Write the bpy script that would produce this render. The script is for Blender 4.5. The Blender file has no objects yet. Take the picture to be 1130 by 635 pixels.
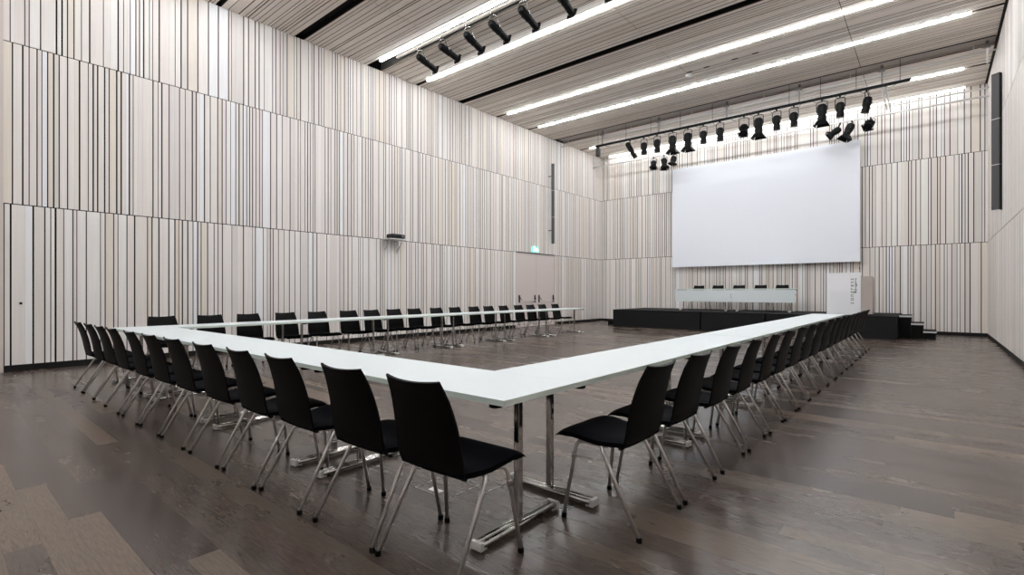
import bpy, bmesh, math, random
from mathutils import Vector, Matrix
PI = math.pi
scene = bpy.context.scene
COL = scene.collection
XL, XR, YF, YB = -10.907, 1.11, 18.944, -7.0
Z1, Z2, ZC = 2.611, 5.119, 6.95
BASE = 0.10

# ------------------------------------------------------------------ materials
def s2l(c):
    return tuple(((x/255)/12.92 if x/255 <= .04045 else (((x/255)+.055)/1.055)**2.4) for x in c)

def mat(name, rgb, rough=.5, metal=0., spec=.5, noise=0., nscale=(8, 8, 8), bump=0., coat=0.):
    m = bpy.data.materials.new(name); m.use_nodes = True
    nt = m.node_tree; b = nt.nodes['Principled BSDF']
    col = (*s2l(rgb), 1)
    b.inputs['Base Color'].default_value = col
    b.inputs['Roughness'].default_value = rough
    b.inputs['Metallic'].default_value = metal
    b.inputs['Specular IOR Level'].default_value = spec
    if coat: b.inputs['Coat Weight'].default_value = coat
    if noise or bump:
        tc = nt.nodes.new('ShaderNodeTexCoord'); mp = nt.nodes.new('ShaderNodeMapping')
        mp.inputs['Scale'].default_value = nscale
        nz = nt.nodes.new('ShaderNodeTexNoise'); nz.inputs['Scale'].default_value = 1; nz.inputs['Detail'].default_value = 4
        nt.links.new(tc.outputs['Object'], mp.inputs[0]); nt.links.new(mp.outputs[0], nz.inputs['Vector'])
        if noise:
            mr = nt.nodes.new('ShaderNodeMapRange')
            mr.inputs['From Min'].default_value = .3; mr.inputs['From Max'].default_value = .7
            mr.inputs['To Min'].default_value = 1-noise; mr.inputs['To Max'].default_value = 1+noise
            nt.links.new(nz.outputs['Fac'], mr.inputs['Value'])
            mx = nt.nodes.new('ShaderNodeMix'); mx.data_type = 'RGBA'; mx.blend_type = 'MULTIPLY'
            mx.inputs['Factor'].default_value = 1
            mx.inputs[6].default_value = col
            nt.links.new(mr.outputs[0], mx.inputs[7]); nt.links.new(mx.outputs[2], b.inputs['Base Color'])
        if bump:
            bp = nt.nodes.new('ShaderNodeBump'); bp.inputs['Strength'].default_value = bump; bp.inputs['Distance'].default_value = .002
            nt.links.new(nz.outputs['Fac'], bp.inputs['Height']); nt.links.new(bp.outputs[0], b.inputs['Normal'])
    return m

def emit(name, rgb, strength):
    m = bpy.data.materials.new(name); m.use_nodes = True
    nt = m.node_tree; b = nt.nodes['Principled BSDF']
    b.inputs['Base Color'].default_value = (*s2l(rgb), 1)
    b.inputs['Emission Color'].default_value = (*s2l(rgb), 1)
    b.inputs['Emission Strength'].default_value = strength
    return m

WN = (30, 30, 1.2)
TONES = [(231, 225, 220), (236, 235, 236), (226, 217, 206), (229, 221, 216), (222, 215, 209), (235, 231, 227), (219, 213, 209)]
SLAT = [mat('slat_wood_%d' % i, t, .62, spec=.25, noise=.035, nscale=WN) for i, t in enumerate(TONES)]
CT = [(233, 224, 214), (238, 230, 221), (228, 218, 207), (236, 227, 219), (229, 219, 208), (240, 233, 225), (224, 215, 207)]
CSLAT = [mat('ceiling_slat_wood_%d' % i, t, .65, spec=.2, noise=.035, nscale=(1.2, 30, 30)) for i, t in enumerate(CT)]
BLK = mat('black_backing', (14, 13, 13), .9, spec=.1)
M_SIDE = mat('slat_edge_wood', (166, 152, 142), .8, spec=.1)
M_CSIDE = mat('ceiling_slat_edge', (112, 96, 84), .9, spec=.1)
M_BASEB = mat('baseboard_black', (14, 13, 13), .6, spec=.3)
M_RECESS = mat('recess_grey', (176, 168, 161), .8)
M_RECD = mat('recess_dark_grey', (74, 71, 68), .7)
M_HOIST = mat('hoist_grey', (120, 116, 112), .5)
M_SLOT = mat('slot_black', (16, 15, 15), .7, spec=.2)
M_LED = emit('led_diffuser', (247, 250, 253), 26)
M_COVE = emit('cove_led', (250, 251, 250), 5)
M_CHROME = mat('chrome', (205, 203, 200), .12, 1.0)
M_LEGC = mat('satin_chrome_leg', (205, 201, 198), .3, .75)
M_BACK = mat('black_plywood', (5, 4, 4), .5, spec=.1, noise=.08, nscale=(60, 60, 4))
M_SEAT = mat('black_navy_upholstery', (5, 6, 11), .85, spec=.08, noise=.3, nscale=(300, 300, 300), bump=.3)
M_RUB = mat('black_rubber', (4, 4, 4), .7, spec=.1)
M_TOP = mat('white_laminate', (213, 220, 222), .4, spec=.45)
M_EDGE = mat('grey_green_edge_band', (212, 223, 215), .5)
M_WHITEP = mat('white_plastic', (210, 210, 206), .45)
M_SPOT = mat('black_lamp_housing', (7, 7, 8), .5, spec=.15)
M_LENS = mat('lens_glass', (150, 155, 160), .08, .6)
M_RIG = mat('black_rig_pipe', (7, 7, 7), .6, spec=.15)
M_SILV = mat('aluminium_pipe', (222, 221, 219), .4, .35)
M_STAGE = mat('stage_charcoal', (29, 29, 30), .7, spec=.15, noise=.08, nscale=(20, 20, 20))
M_STEP = mat('step_black', (7, 7, 7), .6, spec=.15)
M_NOSE = mat('aluminium_nosing', (200, 200, 198), .5, .1)
M_SCREEN = mat('projection_screen', (231, 234, 241), .9, spec=.1)
M_DOOR = mat('door_pink_grey', (212, 201, 197), .6, spec=.3)
M_DFRAME = mat('door_frame', (205, 194, 188), .6)
M_FIX = mat('dark_door_fitting', (45, 40, 38), .4, .5)
M_LWHITE = mat('lectern_white', (232, 233, 236), .5)
M_LBODY = mat('lectern_beige_grey', (178, 167, 160), .6)
M_TXT = mat('lettering_dark', (40, 40, 44), .6)
M_SPK = mat('speaker_grille_grey', (68, 66, 68), .6, noise=.1, nscale=(200, 200, 200))
M_SPKD = mat('speaker_case_black', (24, 22, 22), .5)
M_WPL = mat('plaster_pinkish', (208, 196, 190), .8)
M_PROJ = mat('projector_black', (15, 14, 14), .35)
M_SIGN = emit('exit_sign_green', (90, 195, 178), .8)
M_SIGNW = emit('exit_sign_white', (235, 255, 250), 2.2)

def floor_mat():
    m = bpy.data.materials.new('smoked_oak_planks'); m.use_nodes = True
    nt = m.node_tree; N = nt.nodes; L = nt.links; b = N['Principled BSDF']
    def math_(op, a, bb=None):
        n = N.new('ShaderNodeMath'); n.operation = op
        for i, v in enumerate((a, bb)):
            if v is None: continue
            if isinstance(v, (int, float)): n.inputs[i].default_value = v
            else: L.new(v, n.inputs[i])
        return n.outputs[0]
    geo = N.new('ShaderNodeNewGeometry'); sp = N.new('ShaderNodeSeparateXYZ'); L.new(geo.outputs['Position'], sp.inputs[0])
    x, y = sp.outputs[0], sp.outputs[1]
    PW, PLN = .136, 1.75
    yr = math_('DIVIDE', math_('ADD', y, 20.0), PW); row = math_('FLOOR', yr); fy = math_('FRACT', yr)
    w1 = N.new('ShaderNodeTexWhiteNoise'); w1.noise_dimensions = '1D'; L.new(row, w1.inputs['W'])
    xr = math_('DIVIDE', math_('ADD', math_('ADD', x, 40.0), math_('MULTIPLY', w1.outputs['Value'], 9.0)), PLN)
    col = math_('FLOOR', xr); fx = math_('FRACT', xr)
    cv = N.new('ShaderNodeCombineXYZ'); L.new(row, cv.inputs[0]); L.new(col, cv.inputs[1])
    w2 = N.new('ShaderNodeTexWhiteNoise'); w2.noise_dimensions = '2D'; L.new(cv.outputs[0], w2.inputs['Vector'])
    r = w2.outputs['Value']
    # colour per plank
    ramp = N.new('ShaderNodeValToRGB'); L.new(r, ramp.inputs[0])
    e = ramp.color_ramp.elements
    cols = [(0, (63, 53, 48)), (0.18, (82, 69, 62)), (0.36, (73, 64, 58)), (0.55, (88, 75, 66)), (0.72, (70, 59, 53)), (0.86, (92, 80, 69)), (1, (100, 85, 73))]
    e[0].position = 0; e[0].color = (*s2l(cols[0][1]), 1); e[1].position = 1; e[1].color = (*s2l(cols[-1][1]), 1)
    for p, c in cols[1:-1]:
        q = e.new(p); q.color = (*s2l(c), 1)
    # grain: stretched noise driving contour rings
    gv = N.new('ShaderNodeCombineXYZ')
    L.new(math_('ADD', math_('MULTIPLY', x, 1.0), math_('MULTIPLY', r, 37.0)), gv.inputs[0])
    L.new(math_('MULTIPLY', y, 7.0), gv.inputs[1]); L.new(math_('MULTIPLY', r, 91.0), gv.inputs[2])
    n1 = N.new('ShaderNodeTexNoise'); n1.inputs['Scale'].default_value = 1; n1.inputs['Detail'].default_value = 3; L.new(gv.outputs[0], n1.inputs['Vector'])
    amp = math_('POWER', math_('FRACT', math_('MULTIPLY', r, 7.3)), 1.6)
    ring = math_('MULTIPLY', math_('SUBTRACT', math_('POWER', math_('ABSOLUTE', math_('SINE', math_('MULTIPLY', n1.outputs['Fac'], 62.0))), .6), .72), math_('ADD', math_('MULTIPLY', amp, .9), .45))
    gv2 = N.new('ShaderNodeCombineXYZ')
    L.new(math_('MULTIPLY', x, 14.0), gv2.inputs[0]); L.new(math_('MULTIPLY', y, 150.0), gv2.inputs[1]); L.new(math_('MULTIPLY', r, 50.0), gv2.inputs[2])
    n2 = N.new('ShaderNodeTexNoise'); n2.inputs['Scale'].default_value = 1; n2.inputs['Detail'].default_value = 2; L.new(gv2.outputs[0], n2.inputs['Vector'])
    gv3 = N.new('ShaderNodeCombineXYZ'); L.new(math_('MULTIPLY', x, 2.2), gv3.inputs[0]); L.new(math_('MULTIPLY', y, 5.0), gv3.inputs[1])
    n3 = N.new('ShaderNodeTexNoise'); n3.inputs['Scale'].default_value = 1; n3.inputs['Detail'].default_value = 4; L.new(gv3.outputs[0], n3.inputs['Vector'])
    mul = math_('ADD', math_('ADD', math_('MULTIPLY', ring, .48), math_('MULTIPLY', math_('SUBTRACT', n2.outputs['Fac'], .5), 1.3)),
                math_('ADD', math_('MULTIPLY', math_('SUBTRACT', n3.outputs['Fac'], .5), .45), 1.07))
    # joints
    ey = math_('LESS_THAN', math_('MINIMUM', fy, math_('SUBTRACT', 1.0, fy)), .0075)
    ex = math_('LESS_THAN', math_('MINIMUM', fx, math_('SUBTRACT', 1.0, fx)), .0007)
    j = math_('MAXIMUM', ey, ex)
    fac = math_('MULTIPLY', mul, math_('SUBTRACT', 1.0, math_('MULTIPLY', j, .4)))
    mx = N.new('ShaderNodeVectorMath'); mx.operation = 'SCALE'; L.new(ramp.outputs[0], mx.inputs[0]); L.new(fac, mx.inputs['Scale'])
    L.new(mx.outputs[0], b.inputs['Base Color'])
    L.new(math_('ADD', math_('ADD', math_('MULTIPLY', n3.outputs['Fac'], .08), math_('MULTIPLY', r, .06)), .19), b.inputs['Roughness'])
    b.inputs['Specular IOR Level'].default_value = .5
    bp = N.new('ShaderNodeBump'); bp.inputs['Strength'].default_value = .05; bp.inputs['Distance'].default_value = .001
    L.new(math_('SUBTRACT', math_('ADD', math_('MULTIPLY', ring, .3), n2.outputs['Fac']), math_('MULTIPLY', j, 1.5)), bp.inputs['Height'])
    L.new(bp.outputs[0], b.inputs['Normal'])
    return m
M_FLOOR = floor_mat()

# ------------------------------------------------------------------ mesh helpers
class MB:
    """collects shapes into one mesh; faces carry a material slot"""
    def __init__(s): s.v = []; s.f = []; s.m = []; s.sm = []
    def add(s, vs, fs, mi=0, smooth=False):
        o = len(s.v); s.v += [tuple(v) for v in vs]
        for f in fs: s.f.append(tuple(i+o for i in f)); s.m.append(mi); s.sm.append(smooth)
        return s
    def box(s, x0, x1, y0, y1, z0, z1, mi=0, M=None):
        vs = [Vector((x, y, z)) for x in (x0, x1) for y in (y0, y1) for z in (z0, z1)]
        if M is not None: vs = [M @ v for v in vs]
        return s.add(vs, [(0, 1, 3, 2), (4, 6, 7, 5), (0, 4, 5, 1), (2, 3, 7, 6), (0, 2, 6, 4), (1, 5, 7, 3)], mi)
    def tube(s, pts, r, n=10, mi=0, cap=True, flat=None):
        """round tube along a polyline; r a number or a list; flat=(a,b) makes it oval"""
        pts = [Vector(p) for p in pts]; k = len(pts)
        rs = r if isinstance(r, (list, tuple)) else [r]*k
        t0 = (pts[1]-pts[0]).normalized()
        up = Vector((0, 0, 1)) if abs(t0.z) < .9 else Vector((0, 1, 0))
        a = t0.cross(up).normalized(); vs = []
        for i, p in enumerate(pts):
            if i == 0: t = t0
            elif i == k-1: t = (pts[-1]-pts[-2]).normalized()
            else: t = ((pts[i+1]-p).normalized()+(p-pts[i-1]).normalized()).normalized()
            a = (a-t*a.dot(t)).normalized(); b = t.cross(a)
            for j in range(n):
                th = 2*PI*j/n
                vs.append(p+a*math.cos(th)*rs[i]+b*math.sin(th)*rs[i])
        fs = [(i*n+j, i*n+(j+1) % n, (i+1)*n+(j+1) % n, (i+1)*n+j) for i in range(k-1) for j in range(n)]
        s.add(vs, fs, mi, True)
        if cap:
            o = len(s.v)-len(vs)
            s.f += [tuple(o+j for j in reversed(range(n))), tuple(o+(k-1)*n+j for j in range(n))]
            s.m += [mi, mi]; s.sm += [False, False]
        return s
    def lathe(s, prof, M=None, n=16, mi=0):
        """profile [(r, h)] turned about +Z, moved by M"""
        M = M or Matrix(); vs = []
        for r, h in prof:
            for j in range(n):
                th = 2*PI*j/n; vs.append(M @ Vector((r*math.cos(th), r*math.sin(th), h)))
        k = len(prof)
        fs = [(i*n+j, i*n+(j+1) % n, (i+1)*n+(j+1) % n, (i+1)*n+j) for i in range(k-1) for j in range(n)]
        fs += [tuple(reversed(range(n))), tuple((k-1)*n+j for j in range(n))]
        return s.add(vs, fs, mi, False)
    def build(s, name, mats, parent=None, bevel=0, loc=None, smooth_angle=None):
        me = bpy.data.meshes.new(name); me.from_pydata(s.v, [], s.f)
        if not isinstance(mats, (list, tuple)): mats = [mats]
        for m in mats: me.materials.append(m)
        me.polygons.foreach_set('material_index', s.m)
        me.polygons.foreach_set('use_smooth', s.sm)
        me.update()
        bm = bmesh.new(); bm.from_mesh(me)
        if len(s.f) < 20000: bmesh.ops.recalc_face_normals(bm, faces=bm.faces)
        bm.to_mesh(me); bm.free()
        o = bpy.data.objects.new(name, me); COL.objects.link(o)
        if parent: o.parent = parent
        if loc: o.location = loc
        if bevel:
            b = o.modifiers.new('bevel', 'BEVEL'); b.width = bevel; b.segments = 2; b.limit_method = 'ANGLE'
        return o

def tag(o, label, cat, group=None):
    o['label'] = label; o['category'] = cat
    if group: o['group'] = group
    return o
def struct(o, label=None):
    o['kind'] = 'structure'
    if label: o['label'] = label
    return o
def empty(name, loc=(0, 0, 0), rz=0):
    o = bpy.data.objects.new(name, None); COL.objects.link(o)
    o.location = loc; o.rotation_euler = (0, 0, rz); o.empty_display_size = .2
    return o
def copy_tree(o, parent=None):
    c = o.copy(); COL.objects.link(c)
    if parent is not None: c.parent = parent
    for ch in list(o.children): copy_tree(ch, c)
    return c
def dup_thing(src, loc, rz, label, group):
    kids = list(src.children)
    r = src.copy(); COL.objects.link(r)
    for ch in kids:
        c = ch.copy(); COL.objects.link(c); c.parent = r
        for g in list(ch.children):
            d = g.copy(); COL.objects.link(d); d.parent = c
    r.location = loc; r.rotation_euler = (0, 0, rz)
    r['label'] = label; r['group'] = group
    return r
ORD = ['', 'first', 'second', 'third', 'fourth', 'fifth', 'sixth', 'seventh', 'eighth', 'ninth', 'tenth', 'eleventh', 'twelfth',
       'thirteenth', 'fourteenth', 'fifteenth', 'sixteenth', 'seventeenth', 'eighteenth']

# ------------------------------------------------------------------ slatted surfaces
def slat_run(a, b, rnd, ws=(.04, .045, .05, .055, .065, .075, .09, .09, .11, .16), pg=.88, gs=(.012, .016, .02, .022)):
    """boards (start, end, tone) filling a..b with dark gaps or tight joints"""
    out = []; p = a
    while p < b-.02:
        w = rnd.choice(ws)*rnd.uniform(.9, 1.1)
        e = min(p+w, b)
        if b-e < .03: e = b
        out.append((p, e, rnd.choice((0, 0, 0, 1, 2, 3, 3, 4, 5, 5, 0, 3, 6))))
        r = rnd.random()
        p = e+(rnd.choice(gs) if r < pg else .0012)
    return out
TH = .021
def wall_slats(mb, axis, pos, sgn, a, b, z0, z1, rnd):
    """boards on a wall; axis 'x': wall plane x=pos; sgn = direction into the room. last material = black"""
    nb = 7; side = 8
    for s, e, t in slat_run(a, b, rnd):
        lo, hi = (pos, pos-sgn*TH)
        lo, hi = min(lo, hi), max(lo, hi)
        if axis == 'x': mb.box(lo, hi, s, e, z0, z1, t)
        else: mb.box(s, e, lo, hi, z0, z1, t)
        # sides of a board are a darker wood tone than its face
        k = len(mb.m)-6
        idx = (2, 3) if axis == 'x' else (0, 1)
        for i in idx: mb.m[k+i] = side
def backing(mb, axis, pos, sgn, a, b, z0, z1):
    p0 = pos-sgn*TH; p1 = pos-sgn*(TH+.12); lo, hi = min(p0, p1), max(p0, p1)
    if axis == 'x': mb.box(lo, hi, a, b, z0, z1, 7)
    else: mb.box(a, b, lo, hi, z0, z1, 7)
WM = SLAT+[BLK, M_SIDE]
G = .016
DY0, DY1, DZ = 13.275, 15.53, 2.56
rnd = random.Random(7)
mb = MB()
wall_slats(mb, 'x', XL, 1, 1.475, DY0-.06, BASE, Z1-G, rnd)
wall_slats(mb, 'x', XL, 1, DY1+.06, YF, BASE, Z1-G, rnd)
wall_slats(mb, 'x', XL, 1, .86, YF, Z1, Z2-G, rnd)
wall_slats(mb, 'x', XL, 1, .86, YF, Z2, ZC, rnd)
wall_slats(mb, 'x', XL, 1, YB, .60, BASE, Z1-G, rnd)
wall_slats(mb, 'x', XL, 1, YB, .60, Z1, Z2-G, rnd)
wall_slats(mb, 'x', XL, 1, YB, .60, Z2, ZC, rnd)
backing(mb, 'x', XL, 1, YB, DY0-.06, 0, Z1); backing(mb, 'x', XL, 1, DY1+.06, YF, 0, Z1)
backing(mb, 'x', XL, 1, YB, YF, Z1, ZC+.4)
backing(mb, 'x', XL-.05, 1, DY0-.06, DY1+.06, 0, Z1)
struct(mb.build('wall_left', WM))
mb = MB(); mb.box(XL-.02, XL+.04, .60, .86, 0, ZC)
struct(mb.build('trim_1', M_WPL))
# hidden slatted door at the near end of the left wall
d2 = MB(); wall_slats(d2, 'x', XL, 1, .875, 1.45, BASE, Z1-G, random.Random(3))
door2 = struct(d2.build('door_2', WM), 'slatted concealed door at the near end of the left wall')
lk = MB(); lk.lathe([(.02, 0), (.02, .008), (.012, .01)], Matrix.Translation((XL, 1.054, 1.058)) @ Matrix.Rotation(PI/2, 4, 'Y'), 14)
lk.build('door_lock', M_FIX, door2)

rnd = random.Random(21)
mb = MB()
for z0, z1 in ((BASE, Z1-G), (Z1, Z2-G), (Z2, ZC)): wall_slats(mb, 'y', YF, -1, XL, XR, z0, z1, rnd)
backing(mb, 'y', YF, -1, XL-.1, XR+.1, 0, ZC+.4)
struct(mb.build('wall_far', WM))
rnd = random.Random(5)
mb = MB()
for z0, z1 in ((BASE, Z1-G), (Z1, Z2-G), (Z2, ZC)): wall_slats(mb, 'x', XR, -1, YB, YF, z0, z1, rnd)
backing(mb, 'x', XR, -1, YB, YF, 0, ZC+.4)
struct(mb.build('wall_right', WM))
mb = MB()
for z0, z1 in ((BASE, Z1-G), (Z1, Z2-G), (Z2, ZC)): wall_slats(mb, 'y', YB, 1, XL, XR, z0, z1, rnd)
backing(mb, 'y', YB, 1, XL-.1, XR+.1, 0, ZC+.4)
struct(mb.build('wall_back', WM))
# baseboards
for nm, (x0, x1, y0, y1) in {'baseboard_left': (XL-.02, XL-.004, .86, DY0-.06), 'baseboard_far': (XL, XR, YF+.004, YF+.02),
                             'baseboard_right': (XR+.004, XR+.02, YB, YF), 'baseboard_back': (XL, XR, YB-.02, YB-.004)}.items():
    b_ = MB(); b_.box(x0, x1, y0, y1, 0, BASE-.001)
    if nm == 'baseboard_left':
        b_.box(x0, x1, DY1+.06, YF, 0, BASE-.001); b_.box(x0, x1, YB, .6, 0, BASE-.001)
    struct(b_.build(nm, M_BASEB))
# floor
mb = MB(); mb.box(XL-.1, XR+.1, YB-.1, YF+.1, -.08, 0)
struct(mb.build('floor', M_FLOOR))

# ------------------------------------------------------------------ ceiling
LIGHTS = [3.89, 8.93, 12.25, 13.92, 17.30]           # slots with one light line
SLOTS = [(YB, YB+.05, 'b'), (-4.63, -4.42, 'b'), (-2.735, -2.625, 'l'), (-1.205, -1.095, 'l')]
SLOTS += [(.40, .62, 'b'), (2.28, 2.72, 'r')]
SLOTS += [(y-.055, y+.055, 'l') for y in LIGHTS]
SLOTS += [(5.45, 5.68, 'b'), (7.33, 7.77, 'r'), (10.49, 10.72, 'b'), (15.52, 16.10, 'r'), (YF-.02, YF, 'b')]
SLOTS.sort()
JX = [XL, -8.45, -4.92, -1.43, XR]
rnd = random.Random(11)
mb = MB(); NB, REC, CS = 7, 8, 9
for (a0, a1, k), (b0, b1, k2) in zip(SLOTS, SLOTS[1:]):
    run = slat_run(a1, b0, rnd, ws=(.04, .05, .06, .08, .1, .12, .14, .18), pg=.88, gs=(.012, .015, .02))
    for s, e, t in run:
        for i in range(4):
            x0 = JX[i]+(.008 if i else .06 if False else 0); x1 = JX[i+1]-(.008 if i < 3 else .05)
            mb.box(x0, x1, s, e, ZC, ZC+.022, t)
            q = len(mb.m)-6
            mb.m[q+2] = CS; mb.m[q+3] = CS
    mb.box(XL-.1, XR+.1, a1+.001, b0-.001, ZC+.022, ZC+.06, NB)
for a0, a1, k in SLOTS:
    dep = (.07 if a0 > 10 else .30) if k == 'r' else .12
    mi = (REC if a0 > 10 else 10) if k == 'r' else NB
    mb.box(XL-.1, XR+.1, a0-.02, a0, ZC+.02, ZC+dep, NB)          # near cheek (black)
    mb.box(XL-.1, XR+.1, a1, a1+.02, ZC+.02, ZC+dep, mi)          # far cheek
    mb.box(XL-.1, XR+.1, a0-.02, a1+.02, ZC+dep, ZC+dep+.02, mi)  # top
mb.box(XL-.1, XR+.1, YB-.1, YF+.1, ZC+.36, ZC+.40, NB)
struct(mb.build('ceiling', CSLAT+[M_SLOT, M_RECESS, M_CSIDE, M_RECD]))
mb = MB(); mb.box(XL+.01, XR-.06, 15.49, 15.53, ZC-.012, ZC+.02); struct(mb.build('trim_3', M_SLOT))
mb = MB(); mb.box(XR-.05, XR, YB, YF, ZC-.005, ZC+.02)
struct(mb.build('trim_2', M_SLOT))

# linear lights
LX0, LX1 = -10.43, .575
lnames = {-2.68: 'added unseen well behind the camera to brighten the room', -1.15: 'added unseen just behind the camera to brighten the room', 2.36: 'in the ceiling above the camera', 3.89: 'in the ceiling nearest the camera, out of view', 7.40: 'beside the row of ceiling spotlights',  # both lines behind the camera are unseen additions that lift the near wall
          8.93: 'just past the row of ceiling spotlights', 12.25: 'nearer of the pair in the middle of the ceiling',
          13.92: 'farther of the pair in the middle of the ceiling', 17.30: 'behind the hanging lighting bar near the far wall'}
for y, txt in lnames.items():
    t = empty('linear_ceiling_light', (0, y, ZC))
    tag(t, 'long white light line '+txt, 'light', 'linear lights across the ceiling')
    w = .026
    h = MB(); h.box(LX0-.01, LX1+.01, -w-.004, w+.004, .03, .085); h.box(LX0-.01, LX1+.01, -w-.006, -w-.001, -.006, .085); h.box(LX0-.01, LX1+.01, w+.001, w+.006, -.006, .085); h.build('housing', M_SILV, t)
    d = MB(); d.box(LX0, LX1, -w, w, -.025, .029); d.build('diffuser', M_LED, t)
t = empty('cove_light', (0, YF-.16, ZC-.05))
tag(t, 'bright light strip washing the top of the far wall', 'light')
h = MB(); h.box(-10.4, .66, -.05, .05, .012, .05); h.build('housing', M_SILV, t)
d = MB(); d.box(-10.38, .64, -.045, .045, -.01, .011); d.build('diffuser', M_COVE, t)

# ------------------------------------------------------------------ chair
def make_chair():
    root = empty('conference_chair')
    tag(root, '', 'chair', '')
    # backrest: bent plywood panel, y forward
    prof = [(-.075, .412), (-.098, .416), (-.116, .430), (-.127, .452), (-.136, .49), (-.145, .54), (-.154, .60), (-.166, .66), (-.182, .72), (-.202, .78), (-.222, .825), (-.240, .862)]
    hw = [.185, .2, .207, .211, .213, .213, .211, .206, .199, .19, .181, .173]
    nu = 13; top = []; 
    mbk = MB()
    fr, bk = [], []
    for i, ((y, z), w) in enumerate(zip(prof, hw)):
        t = i/(len(prof)-1)
        if i == 0: ny, nz = Vector((0, 0, 1)).yz
        p0 = Vector(prof[max(0, i-1)]); p1 = Vector(prof[min(len(prof)-1, i+1)])
        d = (p1-p0).normalized(); nrm = Vector((d.y, -d.x))   # towards sitter
        for j in range(nu):
            u = -1+2*j/(nu-1)
            cur = .022*min(1, t*1.6)*(1-u*u)
            zz = z-(.012*(1-u*u) if i == len(prof)-1 else .005*(1-u*u) if i == len(prof)-2 else 0)
            yy = y-cur
            bk.append(Vector((u*w, yy, zz))); fr.append(Vector((u*w, yy+nrm.x*.011, zz+nrm.y*.011)))
    k = len(prof); vs = bk+fr; o = len(bk)
    fs = []
    for i in range(k-1):
        for j in range(nu-1):
            a = i*nu+j; fs.append((a, a+1, a+nu+1, a+nu)); fs.append((o+a, o+a+nu, o+a+nu+1, o+a+1))
    for i in range(k-1):
        for a, flip in ((i*nu, 0), (i*nu+nu-1, 1)):
            q = (a, a+nu, o+a+nu, o+a); fs.append(q if not flip else q[::-1])
    for j in range(nu-1):
        fs.append((j, o+j, o+j+1, j+1)); a = (k-1)*nu+j; fs.append((a, a+1, o+a+1, o+a))
    mbk.add(vs, fs, 0, True)
    ob = mbk.build('backrest', M_BACK, root)
    es = ob.modifiers.new('edge', 'EDGE_SPLIT'); es.split_angle = math.radians(50)
    # seat pad
    ms = MB(); ny_, nx_ = 16, 15; tp, bt = [], []
    for i in range(ny_):
        t = i/(ny_-1); y = -.128+t*.434
        w = .208+.034*t
        if t > .8: w *= 1-.10*((t-.8)/.2)**3
        if t < .12: w *= 1-.05*((.12-t)/.12)**2
        zc = .468-.012*math.sin(PI*min(1, t/.75))+(.008*math.sin(PI*min(1, max(0, (t-.4)/.6))))
        if t > .72: zc -= .026*((t-.72)/.28)**2
        th = .04 if t < .8 else .04-.022*((t-.8)/.2)
        for j in range(nx_):
            u = -1+2*j/(nx_-1)
            bow = .018*(1-u*u) if t > .5 else 0
            yy = y+bow*((t-.5)/.5)**2 if t > .5 else y
            edge = .014*abs(u)**7+.010*(max(0, (abs(t-.5)*2))**10)
            tp.append(Vector((u*w, yy, zc-edge+.006*u*u))); bt.append(Vector((u*w*.985, yy, zc-th+.006*u*u)))
    vs = tp+bt; o = len(tp); fs = []
    for i in range(ny_-1):
        for j in range(nx_-1):
            a = i*nx_+j; fs.append((a, a+1, a+nx_+1, a+nx_)); fs.append((o+a, o+a+nx_, o+a+nx_+1, o+a+1))
    for i in range(ny_-1):
        a = i*nx_; fs.append((a, a+nx_, o+a+nx_, o+a)); a += nx_-1; fs.append((a, o+a, o+a+nx_, a+nx_))
    for j in range(nx_-1):
        fs.append((j, o+j, o+j+1, j+1)); a = (ny_-1)*nx_+j; fs.append((a, a+1, o+a+1, o+a))
    ms.add(vs, fs, 0, True); so = ms.build('seat', M_SEAT, root)
    es = so.modifiers.new('edge', 'EDGE_SPLIT'); es.split_angle = math.radians(60)
    for sx in (-1, 1):
        f = MB(); f.tube([(sx*.185, -.02, .419), (sx*.190, .10, .419), (sx*.196, .140, .418), (sx*.205, .158, .411), (sx*.212, .166, .397), (sx*.2155, .169, .380), (sx*.250, .222, .018)], .0105, 10)
        lg = f.build('leg', M_LEGC, root)
        c = MB(); c.lathe([(.013, 0), (.0145, .004), (.0145, .02), (.012, .024)], Matrix.Translation((sx*.2505, .2225, 0)), 12); c.build('foot_cap', M_RUB, lg)
        kb = MB(); kb.lathe([(.0135, -.014), (.0145, -.01), (.0145, .01), (.0135, .014)], Matrix.Translation((sx*.2205, .1755, .340)), 12); kb.build('collar', M_CHROME, lg)
        r = MB(); r.tube([(sx*.10, .02, .417), (sx*.185, .018, .417), (sx*.210, .012, .413), (sx*.222, .0, .402), (sx*.227, -.012, .385), (sx*.253, -.222, .018)], .0105, 10)
        lg = r.build('leg', M_LEGC, root)
        c = MB(); c.lathe([(.013, 0), (.0145, .004), (.0145, .02), (.012, .024)], Matrix.Translation((sx*.2535, -.2235, 0)), 12); c.build('foot_cap', M_RUB, lg)
        s_ = MB(); s_.tube([(sx*.2205, .1755, .340), (sx*.225, .08, .345), (sx*.2305, -.03, .352)], .003, 6); s_.build('stretcher', M_CHROME, root)
    cr = MB(); cr.tube([(-.1, .02, .417), (.1, .02, .417)], .0105, 8)
    cr.build('seat_rail', M_LEGC, root)
    return root

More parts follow.
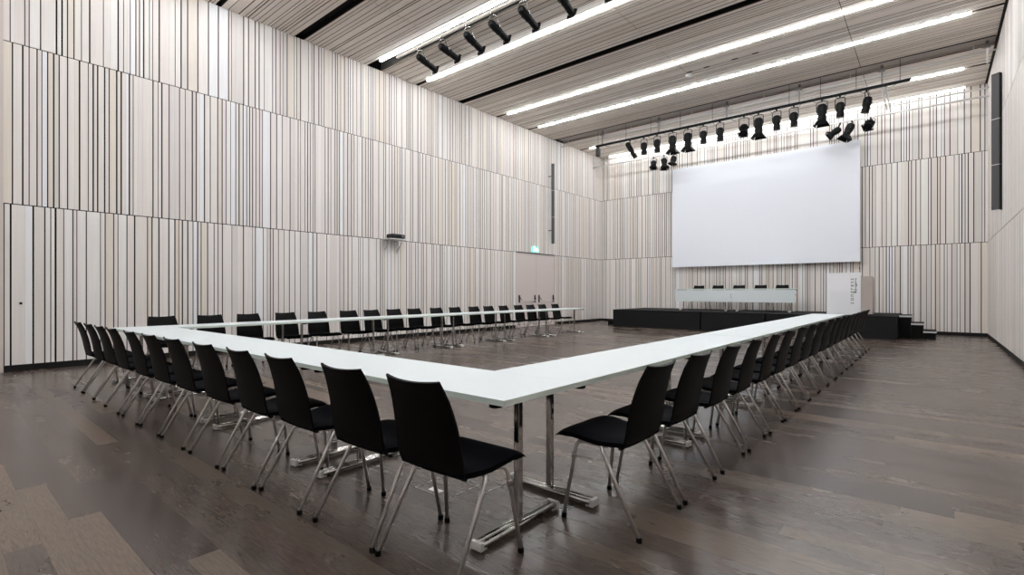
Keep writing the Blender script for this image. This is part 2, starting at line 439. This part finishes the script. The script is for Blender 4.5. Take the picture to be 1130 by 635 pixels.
chair0 = make_chair(); used = []
rj = random.Random(2)
def place_chair(x, y, z, rz, label, group):
    rz += rj.uniform(-.025, .025)
    if not used:
        used.append(1); chair0.location = (x, y, z); chair0.rotation_euler = (0, 0, rz); chair0['label'] = label; chair0['group'] = group
        return chair0
    return dup_thing(chair0, (x, y, z), rz, label, group)
def clear_feet(c, bars, prev=None):
    """nudge a chair centre along its row so its front feet stand clear of the table foot rails"""
    for k in range(0, 60):
        for q in (c+k*.003, c-k*.003):
            if all(abs(q+f*.2505-b) > .060 for f in (-1, 1) for b in bars) and (prev is None or abs(q-prev) > .545): return q
    return c
BARX = [-1.5-1.8*i-o for i in range(4) for o in (.17, 1.63)]
BARR = [2.3585+1.81*i+o+.0 for i in range(6) for o in (.17, 1.63)]
BARW = [2.358+1.8*i+o for i in range(6) for o in (.17, 1.63)]
# front row: near and far feet of every chair, read along the row
bL = [(-1.49, -2.00), (-2.041, -2.554), (-2.637, -3.167), (-3.240, -3.753), (-3.850, -4.342), (-4.442, -4.93), (-5.07, -5.56), (-5.66, -6.12), (-6.24, -6.71), (-6.80, -7.25), (-7.36, -7.90), (-7.93, -8.48)]
cx = None
for i, (a, b) in enumerate(bL):
    cx = clear_feet((a+b)/2, BARX, cx)
    yrear = 1.405-.012*i
    yrear = max(yrear, 1.315)
    place_chair(cx, yrear+.225, 0, 0, 'black chair along the front tables, back to the viewer, %s from the near table corner' % ORD[i+1], 'chairs along the front tables')
bR = [(2.29, 2.83), (2.89, 3.41), (3.52, 4.035), (4.165, 4.66), (4.79, 5.305), (5.385, 5.88), (6.02, 6.51), (6.60, 7.11), (7.19, 7.75), (7.85, 8.37), (8.48, 9.03), (9.09, 9.60), (9.66, 10.15), (10.21, 10.80), (10.87, 11.45), (11.51, 12.05), (12.08, 12.57), (12.6, 13.2)]
cy = None
for i, (a, b) in enumerate(bR):
    cy = clear_feet((a+b)/2, BARR, cy)
    xr = -1.11+.045*min(1, i/10)
    place_chair(xr-.225, cy, 0, PI/2, 'black chair along the right-hand tables, %s from the near table corner' % ORD[i+1], 'chairs along the right-hand tables')
yW = [2.442, 3.076, 3.679, 4.327, 4.936, 5.531, 6.107, 6.714, 7.333, 7.934, 8.534, 9.17, 9.73, 10.356, 10.95, 11.53, 12.123, 12.744]
cy = None
for i, y in enumerate(yW):
    cy = y = clear_feet(y, BARW, cy)
    place_chair(-8.76 if i else -8.85, y, 0, -PI/2, 'black chair between the wall and far tables, facing viewer, %s from the left' % ORD[i+1], 'chairs along the wall-side tables')
for i, x in enumerate((-6.47, -5.80, -5.11, -4.42, -3.78)):
    place_chair(x, 18.03, .6005, PI, 'black chair behind the stage table, %s from the left' % ORD[i+1], 'chairs on the stage')

# ------------------------------------------------------------------ tables (long axis = local x, 1.8 m)
def make_table(name, L, panel=False):
    W = .62; root = empty(name)
    tag(root, '', 'table', '')
    t = MB(); t.box(-L/2+.0004, L/2-.0004, -W/2, W/2, .712, .74, 1)
    t.m[-1] = 0  # upper face (z1)
    tb = t.build('tabletop', [M_TOP, M_EDGE], root)
    for p in tb.data.polygons: p.material_index = 0 if p.normal.z > .5 else 1
    for sx in (-1, 1):
        x = sx*(L/2-.17)
        p = MB(); p.box(x-.0175, x+.0175, -.021, .021, .04, .700); lo = p.build('leg', M_CHROME, root, bevel=.008)
        f = MB()
        for dx in (-.019, .019): f.tube([(x+dx, -.30, .026), (x+dx, .30, .026)], .0165, 12)
        f.box(x-.012, x+.012, -.298, .298, .016, .030)
        fo = f.build('foot', M_CHROME, root)
        for sy in (-1, 1):
            c = MB()
            y0, y1 = sorted((sy*.299, sy*.325)); c.box(x-.037, x+.037, y0, y1, .004, .045)
            y0, y1 = sorted((sy*.27, sy*.305)); c.box(x-.03, x+.03, y0, y1, 0, .0095)
            c.build('end_cap', M_WHITEP, fo, bevel=.004)
        s = MB(); s.box(x-.03, x+.03, -.26, .26, .697, .7115); s.build('support_bar', M_RUB, root)
    k = MB()
    for sx in (-1, 1):
        for sy in (-1, 1):
            k.lathe([(.03, .690), (.034, .694), (.034, .708), (.03, .7115)], Matrix.Translation((sx*(L/2-.09), sy*(W/2-.045), 0)), 14)
    k.build('connector', M_RUB, root)
    if panel:
        q = MB(); q.box(-L/2+.004, L/2-.004, -W/2-.014, -W/2+.004, .30, .698); q.build('modesty_panel', M_TOP, root, bevel=.002)
        q = MB(); q.box(L/2-.010, L/2-.0015, -W/2-.017, -W/2-.015, .50, .58); q.build('latch', M_FIX, root)
    return root
TY = 1.7375+.31
t0 = make_table('folding_table', 1.8); gi = 'white tables of the front row'
for i in range(4):
    lab = 'white folding table of the front row, ' + ['at the near corner', 'second from the near corner', 'third from the near corner', 'at the far left corner'][i]
    if i == 0: t0.location = (-1.5-.9, TY, 0); t0['label'] = lab; t0['group'] = gi
    else: dup_thing(t0, (-1.5-.9-1.8*i, TY, 0), 0, lab, gi)
for i in range(6):
    dup_thing(t0, (-1.5-.31, 2.3585+.9+1.81*i, 0), PI/2, 'white folding table of the right-hand row, %s from the near corner' % ORD[i+1], 'white tables of the right-hand row')
for i in range(6):
    dup_thing(t0, (-8.39, 2.358+.9+1.8*i, 0), -PI/2, 'white folding table of the wall-side row, %s from the left' % ORD[i+1], 'white tables of the wall-side row')
s0 = make_table('stage_table', 1.87, True)
s0.location = (-6.03, 17.62, .6005); s0['label'] = 'white table with front panel on the stage, left one'; s0['group'] = 'tables on the stage'
dup_thing(s0, (-4.155, 17.62, .6005), 0, 'white table with front panel on the stage, right one', 'tables on the stage')

# ------------------------------------------------------------------ stage
SY0, SY1 = 16.2, 18.9
for i, (x0, x1, w) in enumerate(((-8.83, -5.735, 'left'), (-5.695, -3.84, 'middle'), (-3.80, -.73, 'right'))):
    t = empty('stage_platform', ((x0+x1)/2, (SY0+SY1)/2, 0))
    tag(t, 'charcoal black stage platform, %s section' % w, 'stage', 'stage sections')
    hx = (x1-x0)/2; hy = (SY1-SY0)/2
    b = MB(); b.box(-hx+.006, hx-.006, -hy+.012, hy, 0, .575); b.build('skirt', M_STAGE, t)
    d = MB(); d.box(-hx, hx, -hy, hy, .576, .60); d.build('deck', M_STAGE, t, bevel=.003)
t = empty('stage_steps', (-.35, 17.6, 0))
tag(t, 'black three-tread steps with light edges at the right end of the stage', 'steps')
for i in range(3):
    h = .2*(3-i); x0 = -.725+.253*i+.35; 
    b = MB(); b.box(x0, x0+.25, -.5, .5, 0, h-.03); b.build('riser_box', M_STEP, t)
    b = MB(); b.box(x0, x0+.262, -.51, .51, h-.029, h); b.build('tread', M_STEP, t)
    b = MB(); b.box(x0, x0+.262, -.520, -.511, h-.04, h+.002); b.box(x0+.262, x0+.268, -.518, .51, h-.03, h+.002); b.build('nosing', M_NOSE, t)
mb = MB(); mb.box(-9.36, -8.845, 16.8, 18.9, 0, .18)
tag(mb.build('cable_duct_box', M_STEP, bevel=.004), 'low black box on the floor against the left end of the stage', 'box')

# ------------------------------------------------------------------ lectern
t = empty('lectern', (-1.92, 16.75, .6005))
tag(t, 'white lectern with dark vertical lettering on the right end of the stage', 'lectern')
b = MB(); b.box(-.40, .395, -.15, -.12, 0, 1.165); fp = b.build('front_panel', M_LWHITE, t, bevel=.004)
b = MB()
vs = [(-.22, -.118, .03), (.655, -.118, .03), (.655, .38, .03), (-.22, .38, .03), (-.22, -.118, 1.06), (.655, -.118, 1.06), (.655, .38, .98), (-.22, .38, .98)]
b.add(vs, [(0, 3, 2, 1), (4, 5, 6, 7), (0, 1, 5, 4), (1, 2, 6, 5), (2, 3, 7, 6), (3, 0, 4, 7)]); b.build('body', M_LBODY, t, bevel=.004)
b = MB(); b.box(-.2, .63, -.1, .36, 0, .03); b.build('plinth', M_STEP, t)
def text(body, size, x, z, name, bold=0.0):
    cu = bpy.data.curves.new(name, 'FONT'); cu.body = body; cu.size = size; cu.extrude = .001; cu.offset = bold; cu.space_character = 1.38 if not bold else 1.12
    tmp = bpy.data.objects.new('tmp', cu); COL.objects.link(tmp)
    dg = bpy.context.evaluated_depsgraph_get(); me = bpy.data.meshes.new_from_object(tmp.evaluated_get(dg))
    bpy.data.objects.remove(tmp)
    M = Matrix.Translation((x, -.152, z)) @ Matrix.Rotation(PI/2, 4, 'X') @ Matrix.Rotation(PI/2, 4, 'Z')
    me.transform(M); me.materials.append(M_TXT)
    o = bpy.data.objects.new(name, me); COL.objects.link(o); o.parent = t
    return o
text('congress', .145, .235, .30, 'lettering', .0)
text('Rosengarten', .072, .300, .60, 'lettering', .002)
m_ = empty('microphone', (-1.56, 16.80, 1.655)); tag(m_, 'small black gooseneck microphone on the lectern', 'microphone')
b = MB(); b.lathe([(.035, 0), (.035, .012), (.012, .02)], None, 12); b.build('base', M_RUB, m_)
b = MB(); b.tube([(0, 0, .02), (0, .005, .12), (0, -.01, .18), (0, -.05, .215)], .005, 6); b.build('gooseneck', M_RUB, m_)
b = MB(); b.tube([(0, -.05, .215), (0, -.11, .235)], [.012, .016], 8); b.build('capsule', M_RUB, m_)

# ------------------------------------------------------------------ screen
t = empty('projection_screen', (-4.69, 18.72, 4.04))
tag(t, 'large white projection screen on the far wall', 'screen')
b = MB(); b.box(-2.955, 2.955, -.02, .0, -1.87, 1.87); b.build('screen_surface', M_SCREEN, t)
b = MB()
b.box(-2.955, 2.955, .001, .04, -1.87, -1.83); b.box(-2.955, 2.955, .001, .04, 1.83, 1.87)
for x in (-2.935, 0, 2.935): b.box(x-.02, x+.02, .001, .04, -1.83, 1.83)
b.build('frame', M_RIG, t)
b = MB()
for x in (-2.4, 2.4):
    for z in (-1.5, 1.5): b.box(x-.03, x+.03, .04, .223, z-.03, z+.03)
b.build('wall_bracket', M_RIG, t)

# ------------------------------------------------------------------ double door, exit sign, projector, column speakers
d1 = empty('door_1', (XL, (DY0+DY1)/2, 0)); struct(d1, 'pink grey double door in the left wall')
hw_ = (DY1-DY0)/2
b = MB(); b.box(-.03, .0, -hw_-.058, -hw_, 0, Z1-.012); b.box(-.03, .0, hw_, hw_+.058, 0, Z1-.012); b.box(-.03, 0, -hw_, hw_, DZ, DZ+.028); b.build('door_frame', M_DFRAME, d1)
for sy in (-1, 1):
    y0, y1 = sorted((sy*.004, sy*(hw_-.004)))
    b = MB(); b.box(-.045, -.008, y0, y1, .01, DZ-.006); lf = b.build('door_leaf', M_DOOR, d1, bevel=.002)
    b = MB()
    ya, yb = y0+.14, y1-.10
    b.tube([(.055, ya, .93), (.055, yb, .93)], .010, 8); b.build('panic_bar', M_SILV, lf)
    for yy in (ya, yb):
        b = MB(); b.box(-.008, .03, yy-.014, yy+.014, .86, 1.12)
        b.tube([(.02, yy, 1.06), (.05, yy+(.10 if yy == ya else -.0), .95)], .010, 8); b.build('bar_mount', M_FIX, lf)
b = MB(); b.box(-.018, .001, -hw_-.02, hw_+.02, DZ+.03, Z1+.012); b.build('head_gap', M_SLOT, d1)

t = empty('exit_sign', (XL+.03, 14.28, 2.74)); tag(t, 'small lit green exit sign with running figure above the double door', 'sign')
b = MB(); b.box(-.03, .03, -.17, .17, -.09, .10); b.build('sign_case', M_SIGN, t, bevel=.004)
b = MB()  # door, arrow and running figure
b.box(.031, .033, -.14, -.05, -.07, .08)
b.box(.031, .033, .06, .10, -.07, .05); 
b.add([(.032, .02, .0), (.032, .14, .0), (.032, .08, -.07)], [(0, 1, 2)])
b.tube([(.032, -.01, .045), (.034, -.01, .045)], .014, 10)
b.tube([(.033, -.012, .03), (.033, -.02, -.01), (.033, .005, -.06)], .009, 6); b.tube([(.033, -.02, -.01), (.033, -.04, -.05)], .008, 6)
b.tube([(.033, -.014, .022), (.033, .012, .0)], .006, 6)
b.build('pictogram', M_SIGNW, t)

t = empty('wall_shelf', (XL, 8.06, 2.60)); tag(t, 'small white bracket shelf on the left wall under a black projector', 'shelf')
b = MB(); b.box(.005, .36, -.26, .26, -.012, .012); b.build('board', M_WHITEP, t, bevel=.003)
for y in (-.2, .2):
    b = MB(); b.box(.002, .02, y-.015, y+.015, -.34, -.013); b.tube([(.02, y, -.26), (.28, y, -.02)], .013, 8); b.build('bracket', M_WHITEP, t)
t = empty('projector', (XL+.19, 8.07, 2.612)); tag(t, 'small black projector on the shelf of the left wall', 'projector')
b = MB(); b.box(-.13, .14, -.2, .22, .015, .125); b.build('body', M_PROJ, t, bevel=.03)
b = MB(); b.tube([(.138, .12, .075), (.165, .12, .075)], .04, 16); b.build('lens', M_LENS, t)
b = MB()
for x in (-.1, .1):
    for y in (-.16, .18): b.tube([(x, y, 0), (x, y, .02)], .012, 8)
b.build('foot', M_RUB, t)

def column_speaker(x, y, rz, lab, side):
    wd = .055 if side < 0 else .075
    t = empty('column_speaker', (x, y, 0), rz); tag(t, lab, 'speaker', 'tall column speakers')
    for i in range(3):
        z0 = 3.0+i*.985
        b = MB(); b.box(-wd, wd, .0, .09, z0, z0+.98); c = b.build('cabinet', M_SPKD, t, bevel=.004)
        b = MB(); b.box(-wd+.005, wd-.005, -.008, -.001, z0+.008, z0+.972); b.build('grille', M_SPK, c)
    for z in (3.0, 3.98, 4.965, 5.955):
        b = MB(); b.box(-wd-.001, wd+.001, -.009, .03, z-.005, z+.005); b.build('joint_strip', M_SILV, t)
    b = MB()
    ca, sa = math.cos(-rz), math.sin(-rz)
    dx = (XR if side > 0 else XL)-x
    for z in (3.5, 5.5):
        p = Vector((dx*.97, 0, 0)); p.rotate(Matrix.Rotation(-rz, 3, 'Z')); b.tube([(0, .05, z), (p.x, p.y, z)], .015, 8)
    b.build('wall_bracket', M_SPKD, t)
column_speaker(-10.69, 15.12, .62, 'tall thin black column speaker on the left wall near the exit door', -1)
column_speaker(1.005, 15.04, -.60, 'tall thin grey column speaker on the right wall', 1)

# ------------------------------------------------------------------ spotlights
def aim(p, d, roll=0):
    """matrix with local -Z along d at p"""
    q = (-Vector(d)).to_track_quat('Z', 'Y')
    return Matrix.Translation(p) @ q.to_matrix().to_4x4()
def clamp_yoke(t, hang, piv, M, r, metal):
    """hang: point on bar; piv: body pivot (world rel.); M body matrix"""
    y = MB()
    ax = (M.to_3x3() @ Vector((1, 0, 0))).normalized()
    a = piv+ax*(r+.012); b = piv-ax*(r+.012)
    n = hang-piv; n = n.normalized() if n.length > .001 else Vector((0, 0, 1))
    L = max(.08, (hang-piv).length-.05)
    y.tube([a, a+n*L*.9, a*.8+b*.2+n*L, b*.8+a*.2+n*L, b+n*L*.9, b], .011, 6)
    y.build('yoke', metal, t)
    c = MB(); c.tube([piv+n*L, hang], .011, 8); c.tube([hang+Vector((-.02, 0, 0)), hang+Vector((.02, 0, 0))], .032, 10); c.build('clamp', metal, t)
def spot_profile(loc, d, hang, L, r, lab, group, flare=0, metal=M_RIG, name='spotlight', lens=False, cat='spotlight', fins=False):
    """loc: rear end of the body; d: beam direction; hang: bar point"""
    t = empty(name, hang); tag(t, lab, cat, group)
    loc = Vector(loc)-Vector(hang); d = Vector(d).normalized()
    M = aim(loc, d)
    b = MB()
    b.lathe([(r*.55, 0), (r*.85, -.02), (r, -.06), (r, -L*.55), (r*.9, -L*.57), (r*.88, -L*.98), (r*.7, -L*.98)], M, 16)
    b.box(-r*1.15, -r*.7, -.03, .03, -L*.42, -L*.3, 0, M)
    for z in (-.08, -.12, -.16): b.lathe([(r*1.05, z), (r*1.05, z-.012)], M, 16)
    b.build('housing', M_SPOT, t)
    e = MB(); e.lathe([(r*.92, -L*.97), (r*.98, -L), (r*.6, -L), (r*.55, -L*.985)], M, 16); e.build('lens_ring', M_SPOT, t)
    e = MB(); e.lathe([(r*.8, -L*.975), (r*.8, -L*.982)], M, 16); e.build('lens', M_LENS, t)
    if flare:
        f = MB(); z0, z1 = -L*.90, -L*.90-flare*1.6; w0, w1 = r*.85, r*.85+flare
        for k in range(4):
            R = M @ Matrix.Rotation(k*PI/2, 4, 'Z')
            vs = [R @ Vector(p) for p in ((-w0, w0, z0), (w0, w0, z0), (w1*.9, w1, z1), (-w1*.9, w1, z1), (-w0, w0+.004, z0), (w0, w0+.004, z0), (w1*.9, w1+.004, z1), (-w1*.9, w1+.004, z1))]
            f.add(vs, [(0, 1, 2, 3), (7, 6, 5, 4), (0, 4, 5, 1), (1, 5, 6, 2), (2, 6, 7, 3), (3, 7, 4, 0)])
        f.build('barn_door', M_SPOT, t)
    piv = loc+d*L*(.35)
    clamp_yoke(t, Vector((0, 0, 0)), piv, M, r, metal)
    return t

# ceiling track with seven spotlights
t = empty('lighting_track', (0, 7.66, 7.02)); tag(t, 'grey track in the ceiling slot carrying the spotlights', 'track')
b = MB(); b.box(-10.1, .8, -.03, .03, -.03, .03); b.build('rail', M_RECESS, t)
b = MB()
for x in (-9.5, -7, -4.5, -2, 0): b.tube([(x, 0, .03), (x, 0, .23)], .01, 6)
b.build('hanger', M_SILV, t)
trk = [(-9.403, 8.312, 6.716), (-8.623, 8.316, 6.76), (-7.797, 8.264, 6.68), (-7.068, 8.299, 6.70), (-6.265, 8.283, 6.686), (-5.372, 8.25, 6.64), (-4.55, 8.25, 6.64)]
for i, (x, y, z) in enumerate(trk):
    p = Vector((x, 7.72, 6.872)); e = Vector((x+.0, y, z)); d = (e-p)
    spot_profile(p, d, (x+.10, 7.66, 6.99), d.length, .078, 'black spotlight with chrome yoke on the ceiling track, %s from the left' % ORD[i+1],
                 'spotlights on the ceiling track', flare=.03, metal=M_CHROME)

# hanging lighting bar over the stage
BY, BZ = 15.80, 6.462
t = empty('lighting_bar', (0, BY, BZ)); tag(t, 'long black lighting bar hanging from the ceiling in front of the screen', 'lighting bar')
b = MB(); b.box(-9.30, -.44, -.03, .03, -.034, .034); b.build('bar', M_RIG, t)
for x in (-9.2, -8.1, -7.2, -6.2, -5.2, -3.1, -2.35, -1.55, -.65):
    b = MB(); b.tube([(x, 0, .03), (x, 0, .77)], .006, 6); b.build('suspension_rod', M_RIG, t)
b = MB(); rc = random.Random(4)
for i in range(16):
    x = -8.9+i*.53; dx = rc.uniform(.15, .3); s = rc.uniform(.05, .12)
    b.tube([(x, .02, -.03), (x+dx*.3, .03, -.03-s*.8), (x+dx*.7, .03, -.03-s*.7), (x+dx, .02, -.03)], .006, 5)
b.build('cable', M_RIG, t)
GR = 'spotlights on the hanging bar'
up = [(-9.197, 6.41, 6.15, 'box'), (-7.95, 6.343, 5.74, 'tilt'), (-7.446, 6.253, 5.857, 'A'), (-6.983, 6.269, 5.85, 'A'), (-6.46, 6.283, 5.706, 'B'), (-5.959, 6.269, 5.695, 'B'),
      (-5.477, 6.238, 5.849, 'A'), (-4.974, 6.233, 5.833, 'A'), (-4.289, 6.20, 5.85, 'W'), (-3.894, 6.281, 5.689, 'B'), (-3.419, 6.249, 5.845, 'A'), (-2.986, 6.242, 5.848, 'A'),
      (-2.315, 6.297, 5.72, 'B'), (-1.903, 6.255, 5.859, 'A'), (-1.33, 6.247, 5.845, 'T2')]
n = 0
for x, z1, z0, k in up:
    n += 1
    hang = (x, BY, BZ-.038)
    if k == 'box':
        s = empty('loudspeaker_box', hang); tag(s, 'small black box hanging from the left end of the lighting bar', 'box')
        b = MB(); b.box(-.055, .055, -.08, .08, -.33, -.06); b.build('cabinet', M_SPOT, s, bevel=.008)
        b = MB(); b.box(-.05, .05, -.086, -.081, -.32, -.07); b.build('grille', M_SPKD, s)
        b = MB(); b.box(-.035, .035, -.045, .045, -.06, .010); b.build('clamp', M_RIG, s)
        continue
    lab = {'A': 'slim black spotlight', 'B': 'large black spotlight with flared flaps', 'tilt': 'black spotlight tilted down to the right',
           'W': 'short black wash light turned forward', 'T2': 'slim black spotlight leaning left'}[k]+' on the hanging bar, %s lamp from the left' % ORD[n-1]
    L = z1-z0
    if k == 'A': spot_profile((x, BY, z1), (.0, .08, -1), hang, L, .10, lab, GR)
    elif k == 'B': spot_profile((x, BY, z1), (0, .05, -1), hang, L*.83, .115, lab, GR, flare=.085)
    elif k == 'tilt': spot_profile((x-.12, BY, z1+.02), (.32, .12, -.62), hang, .60, .085, lab, GR)
    elif k == 'W': spot_profile((x-.02, BY+.1, z1-.03), (.05, -.5, -.8), hang, .33, .12, lab, GR, flare=.03)
    else: spot_profile((x+.04, BY, z1), (-.2, .05, -1), hang, L, .10, lab, GR)

# double pipe in front of the far wall
PY = 18.30
t = empty('pipe_truss', (0, PY, 6.42)); tag(t, 'silver double pipe running across the top of the far wall', 'pipe')
b = MB(); b.tube([(XL+.01, 0, 0), (XR-.01, 0, 0)], .024, 10); b.build('lower_pipe', M_SILV, t)
b = MB(); b.tube([(XL+.01, 0, .215), (XR-.01, 0, .215)], .02, 10); b.build('upper_pipe', M_SILV, t)
for x in (-10.3, -8.6, -6.6, -4.6, -2.6, -.9, .55):
    b = MB(); b.box(x-.012, x+.012, -.012, .012, .0, .215); b.box(x-.01, x+.01, .0, .63, .10, .115); b.build('strut', M_SILV, t)
GL = 'lamps on the far wall pipe'
low = [(-8.215, 6.30, (.1, -.3, -1), .26, .10, .05, 'small black lamp with open flaps on the wall pipe, leftmost of three left lamps'),
       (-7.80, 6.33, (.15, -.25, -1), .36, .10, .07, 'black lamp with open flaps on the wall pipe, middle of three left lamps'),
       (-7.40, 6.33, (-.15, -.3, -1), .28, .11, .04, 'black round-fronted lamp on the wall pipe, rightmost of three left lamps'),
       (-2.20, 6.28, (-1, -.4, -.75), .32, .10, .05, 'small black lamp pointing left on the wall pipe above the screen corner'),
       (-1.90, 6.36, (-.42, -.25, -1), .42, .11, .08, 'long grey-black lamp with flaps above the right screen corner'),
       (-1.44, 6.32, (-.25, -.75, -.8), .26, .12, .03, 'black lamp showing its lens, rightmost on the wall pipe')]
for x, z, d, L, r, fl, lab in low:
    spot_profile((x, PY-.02, z-.04), d, (x, PY-.005, 6.395), L, r, lab, GL, flare=fl)
# pair of pipes in the ceiling slot and their hoists
t = empty('slot_pipe', (0, 16.0, 6.80)); tag(t, 'silver pipe under the wide ceiling slot above the lighting bar', 'pipe')
b = MB(); b.tube([(XL+.01, 0, 0), (XR-.01, 0, 0)], .018, 8); b.build('pipe', M_SILV, t)
b = MB()
for x in (-10.6, -8, -5.9, -3.8, -1.7, .7): b.tube([(x, 0, 0), (x, 0, .44)], .008, 6)
b.build('hanger', M_SILV, t)
for i, x in enumerate((-9.09, -6.98, -4.81, -2.87, -1.02, .93)):
    t = empty('hoist', (x, 15.92, 6.86)); tag(t, 'small grey hoist on the ceiling slot pipe, %s from the left' % ORD[i+1], 'hoist', 'hoists above the lighting bar')
    b = MB(); b.box(-.06, .06, -.04, .04, 0, .06); b.box(-.03, .03, .0, .04, .06, .164); b.tube([(-.10, 0, .03), (-.06, 0, .03)], .025, 10); b.build('motor', M_HOIST, t, bevel=.006)
    b = MB(); b.box(-.015, .015, -.03, .03, -.36, -.02); b.build('arm', M_HOIST if i != 5 else M_SILV, t)
# diagonal arm down from the bar to the wall pipe
t = empty('support_arm', (-.985, 15.86, 6.46)); tag(t, 'silver lattice arm running from the lighting bar back to the wall pipe', 'arm')
b = MB()
for dx in (-.04, .04): b.tube([(dx, 0, 0), (dx-.03, 2.42, .08)], .022, 8)
for k in range(9): b.tube([(-.04-.003*k, .1+k*.26, .003+.0085*k), (.04-.003*k, .22+k*.26, .008+.0085*k)], .010, 5)
b.build('lattice', M_SILV, t)

# ceiling bits
b = MB(); b.lathe([(.08, 0), (.10, -.02), (.09, -.06), (.04, -.08)], Matrix.Translation((-4.92, 13.12, ZC)), 16)
tag(b.build('smoke_detector', M_WHITEP), 'white round smoke detector on the ceiling joint', 'smoke detector')
for i, x in enumerate((-4.84, -4.41, -3.73, -3.26)):
    b = MB(); b.box(x-.07, x+.07, 12.94, 12.985, ZC-.012, ZC-.0005)
    tag(b.build('ceiling_catch', M_SLOT, bevel=.003), 'small black catch in the ceiling between the middle light lines, %s from the left' % ORD[i+1], 'ceiling catch', 'black ceiling catches')
# floor outlet
t = empty('floor_outlet', (-2.37, 2.19, 0)); tag(t, 'square floor outlet lid with steel rim under the first front chair', 'floor outlet')
b = MB()
for a in (-1, 1):
    lo, hi = sorted((a*.142, a*.145)); b.box(lo, hi, -.145, .145, 0, .002); b.box(-.145, .145, lo, hi, 0, .002)
b.build('rim', M_SILV, t)
b = MB(); b.box(-.05, .05, -.12, -.075, .0, .003); b.build('handle', M_SILV, t)

# ------------------------------------------------------------------ camera, view
cam = bpy.data.cameras.new('camera'); co = bpy.data.objects.new('camera', cam); COL.objects.link(co)
co.location = (0, 0, 1.24); co.rotation_euler = (PI/2, 0, .7031)
cam.sensor_width = 36; cam.lens = 553.96/1130*36
cam.shift_x = 3.48/1130; cam.shift_y = 4.64/1130; cam.clip_start = .05; cam.clip_end = 100
scene.camera = co
w = bpy.data.worlds.new('world'); w.use_nodes = True; scene.world = w
w.node_tree.nodes['Background'].inputs[0].default_value = (0, 0, 0, 1)
vs = scene.view_settings
vs.view_transform = 'Standard'; vs.look = 'None'; vs.gamma = 1; vs.exposure = 1.24; vs.use_curve_mapping = False
